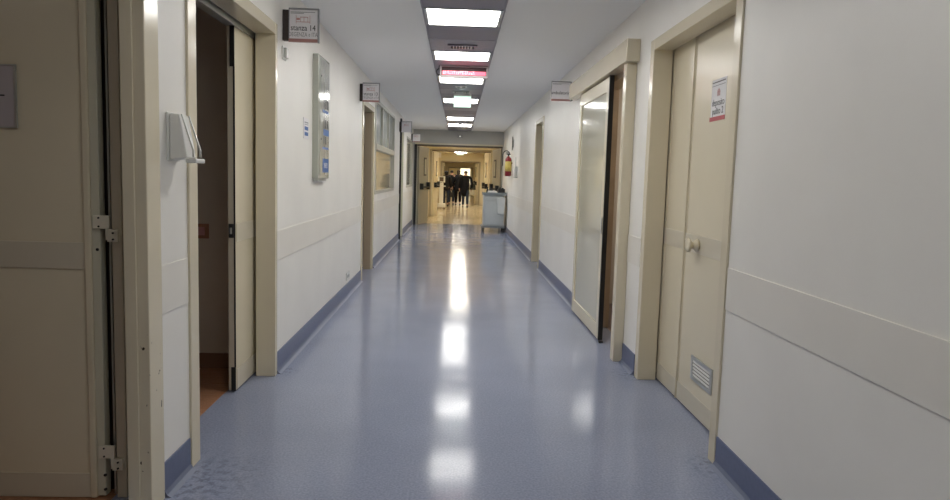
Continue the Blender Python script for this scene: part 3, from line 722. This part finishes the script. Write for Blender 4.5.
t = thing('exit_sign', (.28, 30.8, 2.45), 'small distant exit sign hanging in the hall beyond', 'exit sign')
obj('sign_panel', B(.05, .38, 30.8, 30.83, 2.47, 2.56), 'exit', t)
each('hanger', MB().cyl((.1, 30.81, 2.56), (.1, 30.81, FH-.0005), .006).cyl((.33, 30.81, 2.56), (.33, 30.81, FH-.0005), .006), 'silver', t)
room_s = room_sign
t = thing('room_sign', (-.72, 28.5, 2.2), 'small distant white room sign projecting from the left wall beyond the fire doors', 'sign', 'projecting room signs')
obj('sign_panel', B(-.82, -.62, 28.5, 28.52, 2.25, 2.48), 'signwhite', t); obj('bracket', B(-.949, -.82, 28.49, 28.53, 2.3, 2.42), 'dark', t)
t = thing('medical_cart', (-.58, 28.9, 0), 'tall white wheeled equipment cart with dark screen by the left wall beyond the fire doors', 'cart')
obj('column', B(-.68, -.50, 28.8, 29.1, .25, 1.16), 'white', t, .02)
obj('base', B(-.80, -.40, 28.7, 29.3, .09, .25), 'white', t, .02)
obj('monitor', B(-.75, -.43, 28.78, 28.84, 1.18, 1.46), 'white', t, .01)
obj('screen', B(-.68, -.50, 28.772, 28.78, 1.23, 1.41), 'brown', t)
obj('shelf', B(-.80, -.40, 28.72, 29.15, 1.0, 1.04), 'white', t, .01)
for wx in (-.76, -.44):
    for wy in (28.76, 29.24): obj('caster', MB().cyl((wx-.015, wy, .045), (wx+.015, wy, .045), .045), 'brown', t)
t = thing('hospital_bed', (1.02, 39.5, 0), 'white hospital bed parked along the right side of the far hall', 'bed')
obj('bed_frame', B(.72, 1.38, 38.6, 40.5, .42, .52), 'white', t, .02)
obj('mattress', B(.74, 1.36, 38.65, 40.45, .52, .66), 'linen', t, .03)
obj('headboard', B(.72, 1.38, 38.54, 38.6, .4, 1.1), 'white', t, .02)
obj('footboard', B(.72, 1.38, 40.5, 40.56, .4, .95), 'white', t, .02)
for wx in (.80, 1.3):
    for wy in (38.75, 40.35):
        l_ = obj('leg', MB().cyl((wx, wy, .1), (wx, wy, .42), .025), 'silver', t)
        obj('caster', MB().cyl((wx-.02, wy, .06), (wx+.02, wy, .06), .06), 'black', l_)

# ------------------------------------------------------------------ people
def skin_mesh(name, pts, edges, root, m, parent, sub=1):
    me = bpy.data.meshes.new(name)
    me.from_pydata([p[:3] for p in pts], edges, [])
    o = bpy.data.objects.new(name+'_source', me); C.objects.link(o)
    md = o.modifiers.new('skin', 'SKIN'); md.use_smooth_shade = True
    for i, p in enumerate(pts):
        v = me.skin_vertices[0].data[i]; r = p[3]
        v.radius = (r, p[4]) if len(p) > 4 else (r, r); v.use_root = (i == root)
    sd = o.modifiers.new('sub', 'SUBSURF'); sd.levels = sub; sd.render_levels = sub
    bpy.context.view_layer.update()
    dg = bpy.context.evaluated_depsgraph_get()
    out = bpy.data.meshes.new_from_object(o.evaluated_get(dg)); bpy.data.objects.remove(o); bpy.data.meshes.remove(me)
    out.materials.clear(); out.name = name
    return link(name, out, M[m], parent, 0, True)

def person(x, y, h, label, stride=.22, lean=0., coat='coat', legs='coat', hair='hairdark', arm=(.12, -.10), coat_len=.45, long_hair=False, bulk=1.0):
    """figure walking away from the camera (+y)"""
    k = h/1.72
    t = thing('person', (x, y, 0), label, 'person', 'people walking in the hall beyond')
    def P(a, b, c, *r): return (x+a*k, y+b*k, c*k) + tuple(q*k for q in r)
    hips = .93
    pts = [P(0, 0, hips, .125*bulk, .10), P(0, .0+lean*.3, 1.12, .115*bulk, .09), P(0, lean*.6, 1.30, .14*bulk, .10), P(0, lean, 1.42, .09, .075), P(0, lean*1.1, 1.50, .05), P(0, lean*1.3+.01, 1.60, .078, .09), P(0, lean*1.4+.01, 1.69, .06, .075)]
    edges = [(0, 1), (1, 2), (2, 3), (3, 4), (4, 5), (5, 6)]
    J = {}
    for s, f in ((-1, 1), (1, -1)):
        b = len(pts)
        pts += [P(s*.09, 0, hips-.06, .085), P(s*.095, f*stride*.55, .50, .055), P(s*.095, f*stride - (0 if f > 0 else .06), .12 if f > 0 else .16, .035), P(s*.10, f*stride+.10, .035 if f > 0 else .05, .034)]
        edges += [(0, b), (b, b+1), (b+1, b+2), (b+2, b+3)]; J[('leg', s)] = pts[b:b+4]
        b = len(pts); sw = arm[0] if s < 0 else arm[1]
        pts += [P(s*.185*bulk, lean, 1.39, .052), P(s*.235*bulk, lean*.6-.03, 1.12, .042), P(s*.225*bulk, sw, .90, .03), P(s*.222*bulk, sw+.02, .835, .028)]
        edges += [(3, b), (b, b+1), (b+1, b+2), (b+2, b+3)]; J[('arm', s)] = pts[b:b+4]
        for j in range(4):       # fingers of different lengths, slightly curled
            L = (.062, .072, .068, .05)[j]; c0 = len(pts); yy = sw+.02+(j-1.5)*.018
            pts += [P(s*.222*bulk, yy, .80, .0085), P(s*.215*bulk, yy+.006, .80-L*.55, .008), P(s*.203*bulk, yy+.01, .80-L, .007)]
            edges += [(b+3, c0), (c0, c0+1), (c0+1, c0+2)]
        c0 = len(pts); pts += [P(s*.205*bulk, sw+.05, .825, .009), P(s*.195*bulk, sw+.068, .79, .008)]; edges += [(b+3, c0), (c0, c0+1)]
    skin_mesh('body', pts, edges, 0, 'skin', t)
    # face details and ears
    hx, hy, hz = x, y+(lean*1.3+.01)*k, 1.60*k
    obj('face', MB().lathe((hx, hy+.085*k, hz), (0, 1, 0), [(0, .014*k), (.018*k, .006*k)], 8).box(hx-.022*k, hx+.022*k, hy+.082*k, hy+.09*k, hz-.045*k, hz-.038*k), 'skin', t)
    each('ear', MB().lathe((hx-.074*k, hy, hz), (-1, 0, 0), [(0, .022*k), (.012*k, .018*k)], 10).lathe((hx+.074*k, hy, hz), (1, 0, 0), [(0, .022*k), (.012*k, .018*k)], 10), 'skin', t)
    # hair: cap over the back and top of the head
    hp = [P(0, lean*1.35-.015, 1.56, .088, .088), P(0, lean*1.35-.012, 1.63, .095, .10), P(0, lean*1.4+.0, 1.70, .062, .075)]
    he = [(0, 1), (1, 2)]
    if long_hair: hp.append(P(0, lean*1.2-.045, 1.47, .07, .05)); he.append((0, 3))
    skin_mesh('hair', hp, he, 0, hair, t)
    # trousers, shoes
    g = .018*k
    def grow(pp, e): return [tuple(q[:3]) + tuple(r+e for r in q[3:]) for q in pp]
    for s in (-1, 1):
        A = J[('leg', s)]
        lg = [A[0], A[1], (A[2][0], A[2][1], A[2][2], A[2][3])]
        skin_mesh('trouser_leg', grow(lg, g*1.2), [(0, 1), (1, 2)], 0, legs, t)
        a = A[2]; b_ = A[3]
        skin_mesh('shoe', [(a[0], a[1]-.03*k, max(.055*k, a[2]-.07*k), .045*k), (b_[0], b_[1]-.04*k, max(.05*k, b_[2]), .046*k), (b_[0], b_[1]+.05*k, max(.04*k, b_[2]-.01), .036*k)], [(0, 1), (1, 2)], 0, 'black', t)
    cp = [P(0, 0, hips-.02, .155*bulk, .125), P(0, lean*.3, 1.12, .145*bulk, .12), P(0, lean*.6, 1.30, .175*bulk, .13), P(0, lean, 1.43, .12, .10), P(0, lean, 1.50, .075), P(0, 0, hips-coat_len*.35, .17*bulk, .135), P(0, 0, hips-coat_len*.7, .175*bulk, .14)]
    ce = [(0, 1), (1, 2), (2, 3), (3, 4), (0, 5), (5, 6)]
    for s in (-1, 1):
        A = J[('arm', s)]; b = len(cp)
        cp += grow(A[:3], g*1.3); ce += [(3, b), (b, b+1), (b+1, b+2)]
    skin_mesh('coat', cp, ce, 0, coat, t)
    return t
person(-.42, 31.6, 1.75, 'person in dark grey jacket and blue jeans walking away, leftmost of the four', .20, .0, 'coatgrey', 'jeans', 'hairdark', (.06, .10), .10, True, 1.05)
person(-.17, 33.2, 1.80, 'person in black jacket walking away, second from the left, carrying a bag', .16, .0, 'coat', 'jeans', 'hairdark', (.05, .0), .15, False, 1.05)
person(.17, 32.8, 1.82, 'person in black coat walking away, second from the right', .20, .02, 'coat', 'coat', 'hairdark', (.12, -.05), .35, True, 1.25)
person(.50, 30.6, 1.76, 'largest person in long black coat walking away, rightmost of the four', .14, .03, 'coat', 'jeans', 'hairgrey', (.10, .12), .6, False, 1.25)
def bag(x, y, z, label, s=1.0):
    t = thing('handbag', (x, y, z), label, 'bag', 'black bags carried by the people')
    obj('bag_body', MB().prism([(x-.15*s, z), (x+.15*s, z), (x+.12*s, z+.24*s), (x-.12*s, z+.24*s)], 'y', y-.06, y+.06), 'black', t, .02)
    obj('strap', MB().tube([(x-.08*s, y, z+.24*s), (x-.05*s, y, z+.36*s), (x+.05*s, y, z+.36*s), (x+.08*s, y, z+.24*s)], .01), 'black', t)
bag(-.19, 31.62, .46, 'black bag held low between the two people on the left')
bag(.84, 30.72, .86, 'black shoulder bag on the right side of the rightmost person', 1.0)

# ------------------------------------------------------------------ camera and render look
cam = bpy.data.cameras.new('camera'); co = bpy.data.objects.new('camera', cam); C.objects.link(co)
vx, vy, roll, f, cy = 455.4643, 176.6877, .0258, 651.4537, 236.723
Yc = Vector(((vx-475)/f, -(vy-cy)/f, -1)).normalized()
U = Vector((roll, 1, 0)); U = (U - U.dot(Yc)*Yc).normalized(); Xc = Yc.cross(U)
co.matrix_world = Matrix.Translation((.019, 0, 1.4515)) @ Matrix((Xc, Yc, U)).to_4x4()
cam.sensor_width = 36; cam.lens = 36*f/950; cam.shift_y = -(250-cy)/950; cam.clip_start = .05; cam.clip_end = 200
S.camera = co
wd = bpy.data.worlds.new('world'); S.world = wd; wd.use_nodes = True
wd.node_tree.nodes['Background'].inputs[0].default_value = (.5, .5, .5, 1); wd.node_tree.nodes['Background'].inputs[1].default_value = 0
S.view_settings.view_transform = 'Standard'; S.view_settings.look = 'None'; S.view_settings.gamma = 1
S.view_settings.exposure = 0.92
S.cycles.max_bounces = 10; S.cycles.diffuse_bounces = 6; S.cycles.glossy_bounces = 4; S.cycles.use_denoising = True
S.cycles.caustics_reflective = False; S.cycles.sample_clamp_indirect = 4
